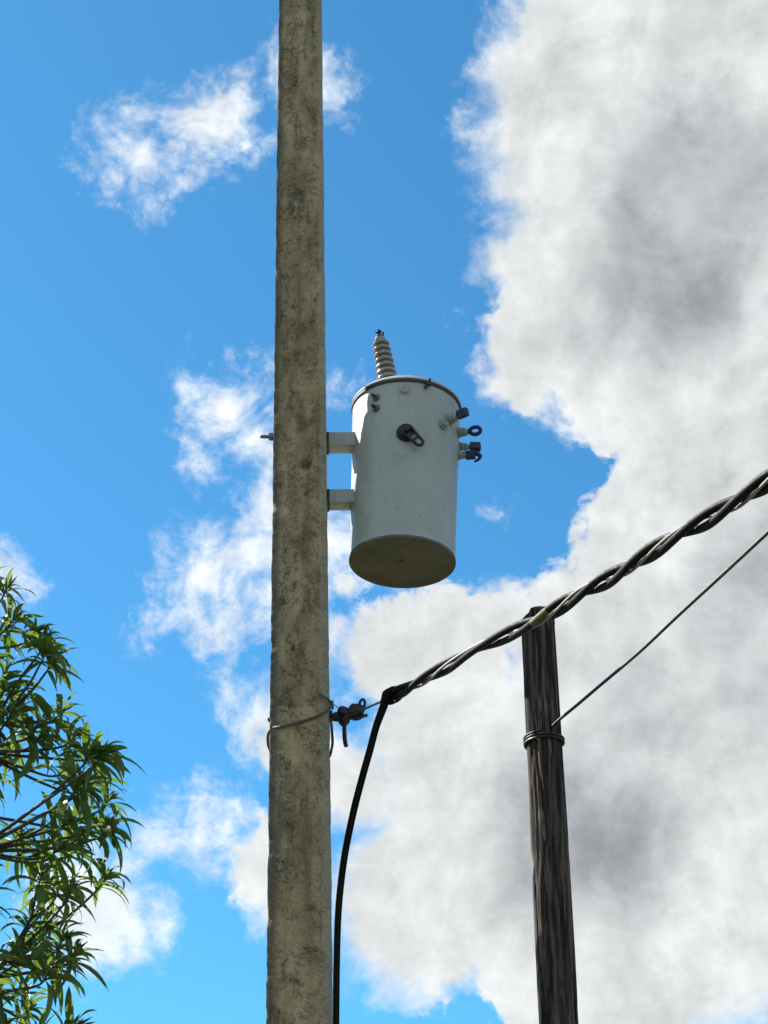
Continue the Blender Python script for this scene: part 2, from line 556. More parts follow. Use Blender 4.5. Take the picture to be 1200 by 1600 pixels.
for z in rows:
    c = pole_c(z); h = pole_hw(z)
    for p in shape:
        q = Vector((p.x * h, p.y * h, z))
        s = q * 9 + Vector((3, 1, 7))
        d = 0.0035 * noise.noise(s) + 0.0022 * noise.noise(q * 34)
        pit = noise.noise(Vector((q.x * 22, q.y * 22, q.z * 14)) + Vector((9, 2, 5)))
        if pit > 0.42: d -= (pit - 0.42) * 0.022
        wp_ = Vector((c.x + q.x, c.y + q.y, z))
        for (pc, pr) in PITS:
            if abs(pc.z - z) < pr and p.y < -0.9:
                e_ = (Vector((wp_.x - pc.x, 0, wp_.z - pc.z))).length
                if e_ < pr: d -= 0.011 * (1 - (e_ / pr) ** 2)
        if 0.9 < abs(p.x) + abs(p.y) - 0.72 and noise.noise(Vector((q.x * 8, q.y * 8, z * 11))) > 0.25: d -= 0.004
        nrm = Vector((p.x, p.y, 0)).normalized()
        vv.append(Vector((c.x + q.x + nrm.x * d, c.y + q.y + nrm.y * d, z)))
for k in range(len(rows) - 1):
    for i in range(nv):
        j = (i + 1) % nv
        ff.append((k * nv + i, k * nv + j, (k + 1) * nv + j, (k + 1) * nv + i))
ff.append(tuple((len(rows) - 1) * nv + i for i in range(nv)))
mb.add(vv, ff)
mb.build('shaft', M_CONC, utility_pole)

# ------------------------------------------------------------------ transformer
can_bot = at_y(628.5, 880, YP)
can_top = at_y(635.0, 640, YP)
CAX = (can_top - can_bot).normalized()
CH = (can_top - can_bot).length
R0 = 82.5 * px_size(can_bot)
R1 = 84.0 * px_size(can_top)
RIM = 86.5 * px_size(can_top)
CM = frame(CAX, (1, 0, 0), can_bot)
CMI = CM.inverted()
tr = thing('pole_transformer', can_bot, 'light grey cylindrical transformer can hung on the concrete pole', 'transformer')

def on_can(px, py):
    """point and outward normal where a sight line meets the can's wall"""
    o = CMI @ EYE
    d = CMI.to_3x3() @ ray(px, py).normalized()
    lo, hi = None, None
    # cone: r(z) = R0 + k z
    k = (R1 - R0) / CH
    a = d.x ** 2 + d.y ** 2 - (k * d.z) ** 2
    b = 2 * (o.x * d.x + o.y * d.y - k * d.z * (R0 + k * o.z))
    c = o.x ** 2 + o.y ** 2 - (R0 + k * o.z) ** 2
    disc = max(0.0, b * b - 4 * a * c)
    t = (-b - math.sqrt(disc)) / (2 * a)
    p = o + d * t
    n_ = Vector((p.x, p.y, 0)).normalized()
    return CM @ p, (CM.to_3x3() @ n_).normalized()
def can_side(ang, z, extra=0.0):
    """point on the wall at an angle (0 = +x, -90 = towards the viewer) and local height"""
    r = R0 + (R1 - R0) * z / CH + extra
    a = R(ang)
    return CM @ Vector((r * math.cos(a), r * math.sin(a), z)), (CM.to_3x3() @ Vector((math.cos(a), math.sin(a), 0))).normalized()

# tank wall with a rolled chime at the foot
prof = [(R0 + 0.004, 0.0125), (R0 + 0.004, 0.016), (R0 + 0.001, 0.022)]
for i in range(1, 41):
    z = 0.022 + (CH - 0.022) * i / 40
    prof.append((R0 + (R1 - R0) * z / CH, z))
vtank = MB().lathe(prof, 128, None, False, False)
for p in vtank.v:                                      # slight dents in the sheet
    q = Vector((p.x, p.y, p.z))
    d = 0.0018 * noise.noise(q * 4.2 + Vector((1, 4, 2)))
    rr = math.hypot(p.x, p.y)
    if rr > 0.01:
        p.x += p.x / rr * d; p.y += p.y / rr * d
vtank.v = [CM @ p for p in vtank.v]
tank = vtank.build('tank', M_PAINT, tr)
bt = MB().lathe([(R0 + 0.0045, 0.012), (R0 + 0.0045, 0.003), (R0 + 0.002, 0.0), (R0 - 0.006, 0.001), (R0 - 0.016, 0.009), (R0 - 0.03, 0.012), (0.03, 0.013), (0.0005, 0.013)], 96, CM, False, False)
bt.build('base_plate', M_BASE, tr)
plug_ = MB().lathe([(0.010, 0.016), (0.011, 0.004), (0.004, 0.002)], 16, CM)
plug_.build('drain_plug', M_BASE, tr)

# lid: overhanging lip, short skirt, low dome
lz = CH - 0.004
lid = MB().lathe([(R1 - 0.004, lz + 0.004), (RIM - 0.004, lz), (RIM, lz + 0.002), (RIM, lz + 0.008), (RIM - 0.004, lz + 0.011), (RIM - 0.012, lz + 0.020),
                  (RIM - 0.022, lz + 0.034), (RIM - 0.06, lz + 0.055), (0.18, lz + 0.072), (0.10, lz + 0.082), (0.001, lz + 0.086)], 128, CM, False, False)
lid_o = lid.build('lid', M_PAINT, tr)
gk = MB().lathe([(R1 - 0.002, lz - 0.017), (RIM - 0.003, lz - 0.016), (RIM - 0.002, lz - 0.0015), (R1 - 0.002, lz - 0.001)], 128, CM, False, False)
gk.build('gasket_shade_band', M_DARKSTEEL, tr)  # gasket widened into a dark band; stands in for shade under the lip

# high-voltage bushing, leaning left
hb_base = CM @ Vector((-0.085, -0.02, lz + 0.066))
hb_tip = at_y(591, 515, hb_base.y)
hb_dir = (hb_tip - hb_base).normalized()
hb_len = (hb_tip - hb_base).length
HM = frame(hb_dir, (1, 0, 0), hb_base)
body_len = hb_len - 0.058
ps = px_size(hb_tip)
prof = [(0.062, -0.012), (0.064, 0.006), (0.052, 0.016), (0.044, 0.02)]
nsh = 9
for i in range(nsh):
    t = i / (nsh - 1)
    z0 = 0.03 + (body_len - 0.05) * i / nsh
    pitch = (body_len - 0.05) / nsh
    ro = (17.5 - 4.3 * t) * ps
    ri = ro * 0.54
    prof += [(ri, z0), (ri, z0 + pitch * 0.28), (ro * 0.96, z0 + pitch * 0.20), (ro, z0 + pitch * 0.30), (ro * 0.97, z0 + pitch * 0.50), (ri * 1.06, z0 + pitch * 0.86)]
prof += [(0.030, body_len - 0.018), (0.028, body_len - 0.004), (0.012, body_len)]
hv = MB().lathe(prof, 40, HM, False, True).build('high_voltage_bushing', M_PORC, tr)
cp = MB().lathe([(0.020, body_len - 0.004), (0.021, body_len + 0.010), (0.011, body_len + 0.013), (0.010, body_len + 0.032), (0.013, body_len + 0.034), (0.013, body_len + 0.050), (0.006, hb_len)], 14, HM)
cp.tube([HM @ Vector((0.0, 0, body_len + 0.020)), HM @ Vector((0.020, -0.005, body_len + 0.012)), HM @ Vector((0.023, -0.006, body_len + 0.032))], 0.006, 8)
cp.tube([HM @ Vector((-0.018, 0, body_len + 0.042)), HM @ Vector((0.016, 0, body_len + 0.042))], 0.006, 8)
cp.build('terminal', M_TERM, hv)
# clamp ring at the foot of the bushing
fl = MB().lathe([(0.060, -0.02), (0.078, -0.016), (0.078, 0.002), (0.066, 0.006), (0.060, 0.006)], 32, HM, False, False)
for k in range(3):
    a = R(20 + 120 * k)
    fl.lathe([(0.009, 0.0), (0.009, 0.022), (0.004, 0.026)], 8, HM @ Matrix.Translation((0.070 * math.cos(a), 0.070 * math.sin(a), 0)))
fl.build('clamp_ring', M_STEEL, hv)

# mounting brackets, channel sections from the can to the pole
for (pyt, pyb) in ((674.5, 695.5), (764.0, 784.5)):
    yf = YP - 0.10
    pa = at_y(508, (pyt + pyb) / 2, yf); pb = at_y(556, (pyt + pyb) / 2, yf)
    hgt = (pyb - pyt) * px_size(pa) / math.cos(PITCH) * 1.0
    zc = 0.5 * (pa.z + pb.z)
    dep = 0.080
    xr = pb.x + 0.05
    xl = pole_c(zc).x + pole_hw(zc) + 0.012
    ln = xr - xl; xm = 0.5 * (xl + xr)
    th = 0.008
    b = MB()
    b.box((xm, yf + th / 2, zc), ln, th, hgt)
    b.box((xm, yf + th + dep / 2, zc + hgt / 2 - th / 2), ln - 0.002, dep, th - 0.001)
    b.box((xm, yf + th + dep / 2, zc - hgt / 2 + th / 2 + 0.0005), ln - 0.002, dep, th - 0.001)
    bo = b.build('hanging_bracket', M_PAINT, tr, False, 0.003)
    pl = MB()
    pl.box((xl - 0.006, yf + th + dep / 2 - 0.01, zc - 0.006), 0.013, dep + 0.01, hgt + 0.008)
    pl.build('pole_plate', M_DARKSTEEL, bo, False, 0.003)
    for s in (-1, 1):                                   # weld pads against the tank
        ws = MB(); ws.box((pb.x + 0.004, yf + th + dep / 2, zc + s * (hgt / 2 + 0.006)), 0.05, dep * 0.9, 0.006)
        ws.build('weld_pad', M_PAINT, bo, False, 0.002)

# through bolt: its end shows on the pole's left side
e1 = at_pole(406.5, 682); e0 = at_pole(428, 682.5)
d_ = (e0 - e1).normalized()
bl = MB()
bl.lathe([(0.006, 0.0), (0.010, 0.006), (0.010, (e0 - e1).length + 0.05)], 12, frame(d_, (0, 0, 1), e1))
bolt = bl.build('through_bolt', M_STEEL, tr)
nut = MB().lathe([(0.021, -0.014), (0.023, -0.010), (0.023, 0.006), (0.021, 0.010)], 6, frame(d_, (0, 0, 1), e0 - d_ * 0.012))
nut.box(e0 + d_ * 0.002, 0.006, 0.06, 0.06)
nut.build('nut', M_STEEL, bolt, False)

# black rotary switch with a loop handle
p, n_ = on_can(634.5, 677)
SM = frame(n_, (1, 0, 0), p)
if (SM.to_3x3() @ Vector((0, 1, 0))).z < 0: SM = SM @ Matrix.Rotation(math.pi, 4, 'Z')
sw = MB().lathe([(0.050, -0.004), (0.050, 0.008), (0.044, 0.014), (0.043, 0.026), (0.038, 0.032), (0.020, 0.034), (0.018, 0.048), (0.012, 0.052)], 36, SM)
swo = sw.build('switch_dial', M_BLACK, tr)
tip, _ = on_can(656, 699.5)
tl = SM.inverted() @ tip
ang = math.atan2(tl.y, tl.x); L = math.hypot(tl.x, tl.y)
HM2 = SM @ Matrix.Rotation(ang, 4, 'Z')
loop = []
rr_ = 0.019
for i in range(13):
    a = -math.pi / 2 + math.pi * i / 12
    loop.append(HM2 @ Vector((L - 0.006 + rr_ * math.cos(a), rr_ * math.sin(a), 0.034)))
for i in range(13):
    a = math.pi / 2 + math.pi * i / 12
    loop.append(HM2 @ Vector((0.014 + 0.025 * math.cos(a), 0.025 * math.sin(a), 0.040)))
h2 = MB().tube(loop, 0.0085, 8, closed=True)
h2.tube([HM2 @ Vector((L - 0.034, -0.020, 0.034)), HM2 @ Vector((L - 0.034, 0.020, 0.034))], 0.006, 8)
h2.build('switch_handle', M_BLACK, swo)
hp = MB()
hp.box((0, 0, 0), 0.020, 0.024, 0.006)
hp.v = [HM2 @ (q + Vector((0.055, 0, 0.030))) for q in hp.v]
hp.build('handle_web', M_STEEL, swo, False)

def stud(px, py, name, mat, r, h_, sides=6, tipmat=None, tip_r=0.0, tip_h=0.0):
    p, n_ = on_can(px, py)
    SMx = frame(n_, (0, 0, 1), p)
    o = MB().lathe([(r * 1.5, -0.003), (r * 1.5, 0.004), (r, 0.0045), (r, h_)], sides, SMx).build(name, mat, tr, False)
    if tipmat:
        MB().lathe([(tip_r, h_), (tip_r, h_ + tip_h), (tip_r * 0.6, h_ + tip_h + 0.003)], 10, SMx).build('stud', tipmat, o)
    return o
stud(588, 622, 'ground_lug', M_STEEL, 0.016, 0.016, 6, M_DARKSTEEL, 0.009, 0.022)
stud(588, 638.5, 'ground_lug', M_STEEL, 0.017, 0.016, 6, M_DARKSTEEL, 0.009, 0.024)

# lifting eye (U) near the top, hex boss on the right, lid clamp with its bolt
pa, n_ = on_can(632, 608)
E = frame(n_, (1, 0, 0), pa)
if (E.to_3x3() @ Vector((0, 1, 0))).z < 0: E = E @ Matrix.Rotation(math.pi, 4, 'Z')
u = []
for i in range(11):
    a = math.pi + math.pi * i / 10
    u.append(E @ Vector((0.017 * math.cos(a), 0.017 * math.sin(a) - 0.006, 0.012)))
u = [E @ Vector((-0.017, 0.028, 0.008))] + u + [E @ Vector((0.017, 0.028, 0.008))]
MB().tube(u, 0.006, 8).build('lifting_eye', M_PAINT, tr)
p, n_ = on_can(692, 664.5)
HB = frame(n_, (0, 0, 1), p)
MB().lathe([(0.030, -0.004), (0.030, 0.008), (0.026, 0.009), (0.020, 0.009), (0.018, 0.026)], 6, HB).build('pressure_relief_boss', M_EPOXY, tr, False)
p, n_ = on_can(667, 603)
CL = frame(n_, (0, 0, 1), p)
cb = MB()
cb.tube([p + n_ * 0.012 - CAX * 0.022 - Vector((0.012, 0, 0)), p + n_ * 0.016 + CAX * 0.012, p + n_ * 0.018 + CAX * 0.034 + Vector((0.008, 0, 0))], [0.008, 0.010, 0.008], 8)
cb.lathe([(0.013, 0.0), (0.013, 0.018)], 6, frame(CAX, (1, 0, 0), p + n_ * 0.016 - CAX * 0.006))
cb.build('lid_clamp', M_DARKSTEEL, tr)

# low-voltage bushings on the right-hand side of the can
def lv_at(px, py, ang):
    """wall point at a given angle whose sight line passes the photo row"""
    lo, hi = 0.0, CH
    for _ in range(40):
        mid = 0.5 * (lo + hi)
        q, _n = can_side(ang, mid)
        e = q - EYE
        yy = 800 - FOC * e.dot(UP) / e.dot(FWD)
        if yy > py: lo = mid
        else: hi = mid
    return can_side(ang, mid)
def lv(px, py, ang, body, eye, tilt=0.0, kind='eye', roll=0.0):
    p, n_ = lv_at(px, py, ang)
    dr = (n_ + CAX * tilt).normalized()
    F = frame(dr, tuple(CAX), p)
    s = body
    o = MB().lathe([(s * 0.62, -0.012), (s * 0.62, 0.006), (s * 0.50, 0.008), (s * 0.54, 0.020), (s * 0.44, 0.026), (s * 0.48, 0.038), (s * 0.36, 0.046), (s * 0.34, 0.056)], 24, F).build('low_voltage_bushing', M_EPOXY, tr)
    t = MB()
    t.lathe([(0.011, 0.050), (0.011, 0.066)], 10, F)
    if kind == 'eye':
        lp = [F @ Matrix.Rotation(roll, 4, 'Z') @ Vector((0.020 * math.sin(a), 0, 0.092 - 0.028 * math.cos(a))) for a in [2 * math.pi * i / 20 for i in range(20)]]
        t.tube(lp, 0.0105, 8, closed=True)
        t.lathe([(0.014, 0.056), (0.016, 0.070), (0.010, 0.074)], 10, F)
    elif kind == 'block':
        Fr = F @ Matrix.Rotation(roll, 4, 'Z')
        t.box((0, 0, 0), 0.042, 0.032, 0.056)
        t.v[-8:] = [Fr @ (q + Vector((0.002, 0, 0.088))) for q in t.v[-8:]]
        t.tube([Fr @ Vector((-0.022, 0, 0.096)), Fr @ Vector((0.026, 0, 0.092))], 0.008, 8)
    else:
        Fr = F @ Matrix.Rotation(roll, 4, 'Z')
        t.tube([Fr @ Vector(q) for q in spline([(0.0, 0, 0.030), (0.006, 0, 0.06), (0.004, 0, 0.092), (-0.012, 0, 0.114), (-0.034, 0, 0.104), (-0.046, 0, 0.082)], 5)], [0.020 - 0.0145 * i / 25 for i in range(26)], 8)
        t.box((0, 0, 0), 0.040, 0.03, 0.05)
        t.v[-8:] = [Fr @ (q + Vector((-0.002, 0, 0.064))) for q in t.v[-8:]]
    t.build('terminal', M_TERM, o)
    return o
lv(712, 656, -38, 0.052, 0, 0.05, 'block', 0.25)
lv(716, 676, -14, 0.050, 0, 0.0, 'eye', 0.3)
lv(716, 698, 4, 0.044, 0, 0.05, 'block', -0.2)
lv(716, 712, -8, 0.040, 0, 0.04, 'hook')

# ------------------------------------------------------------------ wooden post
YW = 7.0
wp_top = at_y(840, 958, YW)
wp_r = 26.6 * px_size(at_y(840, 980, YW))
wp_base = Vector((at_y(849, 1137, YW).x, YW, -0.02))
post = thing('wooden_post', wp_base, 'short dark weathered wooden post with cracked grain behind the twisted cable', 'post')
vv, ff = [], []
nr, nz = 96, 240
zs = [-0.5 + (wp_top.z - 2.3) * i / 40 for i in range(40)]
z1 = zs[-1] + 0.05
zs += [z1 + (wp_top.z - z1) * i / nz for i in range(nz + 1)]
for z in zs:
    t = (z - wp_base.z) / (wp_top.z - wp_base.z)
    cx = wp_base.x + (wp_top.x - wp_base.x) * t
    r = wp_r * (1.03 - 0.03 * t)
    for i in range(nr):
        a = 2 * math.pi * i / nr
        ca, sa = math.cos(a), math.sin(a)
        q = Vector((ca * 0.45, sa * 0.45, z * 0.28))
        d = 0.075 * noise.noise(Vector((ca * 0.9, sa * 0.9, z * 0.7)))
        cr = 1 - abs(noise.noise(q * 5 + Vector((3, 3, 3)))) * 2.0
        d += -0.22 * max(0.0, cr - 0.70) / 0.30 * (0.5 + 0.5 * noise.noise(Vector((ca, sa, z * 1.5))))
        d += 0.03 * noise.noise(Vector((ca * 7, sa * 7, z * 2.4)))
        rr = r * (1 + d)
        edge_ = max(0.0, (z - (wp_top.z - 0.018)) / 0.018)
        rr *= 1 - 0.10 * edge_ ** 2
        zz = z
        if z > wp_top.z - 0.10:                         # sawn top, worn low on its left corner
            zz = z - max(0.0, -ca - 0.45) * 0.08 * ((z - wp_top.z + 0.10) / 0.10) + 0.006 * noise.noise(Vector((ca * 3, sa * 3, 9))) * ((z - wp_top.z + 0.10) / 0.10)
        vv.append(Vector((cx + rr * ca, YW + rr * sa, zz)))
for k in range(len(zs) - 1):
    for i in range(nr):
        j = (i + 1) % nr
        ff.append((k * nr + i, k * nr + j, (k + 1) * nr + j, (k + 1) * nr + i))
ff.append(tuple((len(zs) - 1) * nr + i for i in range(nr)))
MB().add(vv, ff).build('shaft', M_WOOD, post)

# ------------------------------------------------------------------ twisted service cable
def inv_depth(px, px0, z0, px1, z1):
    t = (px - px0) / (px1 - px0)
    return 1.0 / ((1 - t) / z0 + t / z1)
CZ0, CZ1 = 7.75, 5.0
path_px = [(606, 1090), (650, 1068), (695, 1043), (760, 1008), (840, 968), (900, 933), (960, 899), (1010, 867), (1100, 814), (1200, 752), (1300, 688), (1420, 606)]
cpath = [at_depth(x, y, inv_depth(x, 606, CZ0, 1200, CZ1)) for (x, y) in path_px]
cline = spline(cpath, 60)
cable = thing('service_cable', cline[0], 'thick twisted black overhead cable running from the concrete pole past the wooden post', 'cable')
# arc length
S = [0.0]
for i in range(1, len(cline)): S.append(S[-1] + (cline[i] - cline[i - 1]).length)
RS = 0.0145
def strand_points(phase, off, pitch):
    out = []
    for i in range(len(cline)):
        t = (cline[min(i + 1, len(cline) - 1)] - cline[max(i - 1, 0)]).normalized()
        side = t.cross(Vector((0, 0, 1))).normalized()
        up_ = side.cross(t)
        e_ = cline[i] - EYE
        px_ = 600 + FOC * e_.x / e_.dot(FWD)
        a = 2 * math.pi * ((px_ - 606) / 165.0 + 0.07 * math.sin(S[i] * 3.1) + 0.03 * math.sin(S[i] * 8.3 + phase)) + phase
        ease = min(1.0, S[i] / 0.12)
        out.append(cline[i] + (side * math.cos(a) + up_ * math.sin(a)) * off * (0.55 + 0.45 * ease))
    return out
PITCH_C = 0.86
drop_px = [(600, 1102), (594, 1118), (587, 1138), (578, 1172), (566, 1215), (552, 1270), (538, 1340), (529, 1420), (526, 1510), (525, 1620), (525, 1750)]
def drop(dx, dy):
    return [at_depth(x + dx, y, 7.72 + 0.05 * i ** 0.5) + Vector((0, dy, 0)) for i, (x, y) in enumerate(drop_px)]
for (ph, dx) in ((0.4, -1.6), (0.4 + math.pi, 1.6)):
    sp_ = strand_points(ph, RS * 1.22, PITCH_C)
    dp = spline(drop(dx, 0.014 if dx > 0 else -0.014) [::-1], 8)
    # soft bend between the hanging tail and the span
    a, b = dp[-1], sp_[6]
    dp = dp[:-1]
    bend = spline([dp[-3], dp[-1], a.lerp(b, 0.5) + Vector((-0.006, 0, 0.012)), b, sp_[14]], 8)[8:-8]
    pts = dp[:-1] + bend + sp_[8:]
    nd_ = len(dp) - 1
    so = MB().tube(pts, [0.0112 + (RS - 0.0112) * min(1.0, max(0.0, (i - nd_ + 14) / 24)) for i in range(len(pts))], 10).build('insulated_strand', M_CABLE, cable)
    if dx > 0:
        band = [q for q in sp_ if 832 < 600 + FOC * (q - EYE).x / (q - EYE).dot(FWD) < 858]
        MB().tube(band, RS * 1.07, 10).build('yellow_tape', M_TAPE, so)
ms_ = strand_points(1.9, RS * 1.30, PITCH_C)
clamp_end = at_depth(566, 1109, 7.98)
mpts = spline([clamp_end, at_depth(585, 1101, 7.88), at_depth(600, 1094, 7.80), ms_[5]], 8)[:-1] + ms_[6:]
MB().tube(mpts, 0.0058, 8).build('bare_messenger', M_BARE, cable)
tie = MB()
for k in range(5):
    c = cline[3 + k * 3]; t = (cline[20] - cline[0]).normalized()
    F = frame(t, (0, 0, 1), c)
    tie.tube([F @ Vector((0.036 * math.cos(a), 0.036 * math.sin(a), 0.006 * i / 12)) for i, a in enumerate([2 * math.pi * i / 12 for i in range(13)])], 0.0035, 6)
tie.build('binding', M_CABLE, cable)

# ------------------------------------------------------------------ dead-end hardware on the pole
def P(px, py, z=8.0): return at_depth(px, py, z)
hwz = 8.0
zr = P(516, 1120).z
pole_r = pole_c(zr) + Vector((pole_hw(zr), 0, 0))
hd = thing('wedge_clamp', P(516, 1120, hwz), 'dark wedge clamp and eye bolt tying the twisted cable to the concrete pole', 'cable clamp')
m = MB()
m.tube([pole_r - Vector((0.04, 0, 0)), P(524, 1120)], 0.010, 10)
m.lathe([(0.022, -0.010), (0.024, 0), (0.022, 0.010)], 6, frame((1, 0, 0), (0, 0, 1), pole_r + Vector((0.006, 0, 0))))
m.lathe([(0.004, -0.026), (0.018, -0.020), (0.024, 0), (0.018, 0.020), (0.004, 0.026)], 16, frame((1, 0, 0.2), (0, 0, 1), P(525, 1120)))
m.tube([P(526, 1120), P(540, 1119)], 0.009, 8)
m.build('eye_bolt', M_DARKSTEEL, hd)
m = MB()
F = frame(P(566, 1108) - P(540, 1118), (0, 0, 1), P(540, 1117))
LL = (P(569, 1107) - P(540, 1118)).length
m.lathe([(0.020, -0.018), (0.030, -0.006), (0.032, 0.02), (0.040, LL * 0.5), (0.036, LL * 0.72), (0.020, LL * 0.95), (0.012, LL)], 10, F)
for p in m.v:                                            # flattened, bumpy casting
    l = F.inverted() @ p
    l.y *= 0.62; l.x *= 1 + 0.35 * noise.noise(l * 40)
    p[:] = F @ l
m.build('clamp_body', M_DARKSTEEL, hd)
m = MB()
m.lathe([(0.012, -0.022), (0.027, -0.018), (0.030, 0), (0.027, 0.018), (0.012, 0.022)], 18, frame((0.25, 0.2, 1), (1, 0, 0), P(536, 1113)))
m.lathe([(0.012, -0.022), (0.026, -0.016), (0.028, 0), (0.026, 0.016), (0.012, 0.022)], 18, frame((0.6, 0.2, 0.6), (1, 0, 0), P(537, 1126)))
m.build('spool', M_DARKSTEEL, hd)
m = MB()
m.tube(spline([P(557, 1116), P(561, 1104), P(563, 1096), P(567, 1092.5), P(570, 1097), P(569, 1106), P(566, 1113)], 6), 0.0065, 8)
m.tube(spline([P(541, 1121, 7.95), P(548, 1113, 7.94), P(557, 1110, 7.93), P(563, 1111, 7.94), P(566, 1116, 7.97)], 6), 0.007, 8)
m.tube(spline([P(552, 1124, 7.97), P(560, 1123, 7.96), P(567, 1119, 7.96), P(573.5, 1117.5, 7.97)], 6), 0.008, 8)
m.build('bail', M_DARKSTEEL, hd)
m = MB()
m.tube(spline([P(546, 1116, 7.96), P(541, 1120, 7.95), P(538.5, 1128, 7.95), P(538, 1140, 7.95), P(539, 1158, 7.95), P(541, 1166, 7.96)], 6), 0.0105, 8)
m.build('wire_stub', M_DARKSTEEL, hd)

# tie wire wrapped round the pole
tw = thing('tie_wire', P(470, 1118), 'old bent grey wire wrapped round the concrete pole below the transformer', 'wire')
yf = -HW_BOT
zt = lambda px, py, y: at_pole(px, py, y)
front = [zt(499, 1084, yf - 0.012), zt(505, 1088, yf - 0.014), zt(512, 1092, yf - 0.012), zt(517.5, 1100, yf + 0.02), zt(516, 1106, yf + 0.004), zt(508, 1112, yf - 0.010),
         zt(490, 1121, yf - 0.012), zt(465, 1129, yf - 0.012), zt(440, 1135.5, yf - 0.010), zt(426, 1138, yf + 0.02)]
zl = front[-1].z
cb_ = pole_c(zl); hb_ = pole_hw(zl) + 0.010
back = [Vector((cb_.x - hb_, cb_.y - 0.06, zl - 0.01)), Vector((cb_.x - hb_, cb_.y + 0.07, zl - 0.025)), Vector((cb_.x - hb_ * 0.7, cb_.y + hb_, zl - 0.04)), Vector((cb_.x + hb_ * 0.7, cb_.y + hb_, zl - 0.05)), Vector((cb_.x + hb_, cb_.y + 0.07, zl - 0.02)), Vector((cb_.x + hb_ + 0.002, cb_.y - 0.04, zl + 0.03)), P(516, 1117, 8.0)]
MB().tube(spline(front + back, 8), 0.0068, 8).build('wire', M_TIE, tw)
m = MB()
m.tube(spline([zt(516.5, 1102, yf + 0.02), zt(521, 1101, yf + 0.02), zt(526, 1104, yf + 0.02), zt(529, 1108, yf + 0.02)], 5), 0.0022, 6)
m.tube(spline([zt(516.5, 1100, yf + 0.02), zt(519, 1096, yf + 0.02), zt(521, 1094.5, yf + 0.02)], 5), 0.0022, 6)
for k in range(6):
    m.tube([zt(514 + 0.5 * k, 1095 + k * 2.2, yf - 0.006 + 0.006 * k), zt(520 + 0.2 * k, 1096.5 + k * 2.2, yf + 0.010 + 0.004 * k)], 0.005, 6)
m.build('wire_end', M_TIE, tw)
sb = at_pole(424, 1124.5)
m = MB()
m.lathe([(0.014, 0), (0.014, 0.022)], 6, frame((1, 0, 0), (0, 0, 1), sb - Vector((0.012, 0, 0))))
m.tube([sb - Vector((0.018, 0, 0)), sb + Vector((0.05, 0, 0))], 0.007, 8)
m.build('anchor_bolt', M_DARKSTEEL, utility_pole)

# ------------------------------------------------------------------ thin wire at the right, tied to the wooden post
g_px = [(857, 1140), (866, 1132), (875, 1123.5), (900, 1103), (940, 1069), (1000, 1018), (1060, 961.5), (1130, 897), (1200, 832), (1300, 738), (1420, 622)]
yz = (at_y(860, 1130, YW - wp_r - 0.035) - EYE).dot(FWD)
gpts = [at_depth(x, y, inv_depth(x, 866, yz, 1200, 5.9)) for (x, y) in g_px]
tg = thing('thin_wire', gpts[1], 'thin straight black wire rising to the right from the wooden post', 'wire')
MB().tube(spline(gpts, 10), 0.0068, 8).build('wire', M_WIRE, tg)
zw = at_y(857, 1142, YW - wp_r).z
wr = MB()
hel = []
for i in range(60):
    a = -math.pi * 0.5 - 2 * math.pi * i / 24
    hel.append(Vector((wp_base.x + (wp_r * 1.05 + 0.004) * math.cos(a), YW + (wp_r * 1.05 + 0.004) * math.sin(a), zw - 0.0006 * i)))
wr.tube(spline([gpts[0]] + hel[2:], 2), 0.0062, 8)
wr.build('wrap', M_WIRE, tg)

# ------------------------------------------------------------------ tree at the left
TY = 9.4
def leaf_mesh(name, length, width, droop, fold, twist):
    nseg = 7
    vs_, fs = [], []
    pos = Vector((0, 0, 0)); ang_ = 0.0
    for i in range(nseg + 1):
        t = i / nseg
        wd = width * (math.sin(math.pi * min(1, t * 0.93 + 0.05)) ** 0.8) * (1 - 0.25 * t)
        if i == nseg: wd = 0.0006
        a = twist * t
        sx = Vector((0, math.cos(a), math.sin(a)))
        vs_ += [pos + sx * wd + Vector((0, 0, fold * wd)), pos, pos - sx * wd + Vector((0, 0, fold * wd))]
        ang_ = -droop * t ** 1.1
        pos = pos + Vector((math.cos(ang_), 0, math.sin(ang_))) * (length / nseg)
    for i in range(nseg):
        for k in (0, 1):
            fs.append((i * 3 + k, i * 3 + k + 1, i * 3 + k + 4, i * 3 + k + 3))
    return vs_, fs
LEAFS = []
for i in range(16):
    ln = random.uniform(0.20, 0.34)
    LEAFS.append(leaf_mesh('leaf', ln, ln * random.uniform(0.072, 0.112), random.uniform(0.7, 2.2), random.uniform(0.15, 0.7), random.uniform(-1.1, 1.1)))
leaf_me = []
for vs_, fs in LEAFS:
    me = bpy.data.meshes.new('leaf')
    me.from_pydata([tuple(p) for p in vs_], [], fs)
    me.materials.append(M_LEAF)
    me.polygons.foreach_set('use_smooth', [True] * len(me.polygons))
    leaf_me.append(me)

trunk_base = Vector((-3.55, TY + 0.3, -0.05))
tree = thing('tree', trunk_base, 'green tree with long narrow drooping leaves at the left edge', 'tree')
crotch = Vector((-3.45, TY + 0.25, 2.0))
m = MB()
m.tube(spline([trunk_base - Vector((0, 0, 0.3)), trunk_base + Vector((0.03, 0.02, 0.7)), crotch, Vector((-3.3, TY + 0.2, 2.9))], 6), [0.15 - 0.004 * i for i in range(19)], 12)
m.build('trunk', M_BARK, tree)

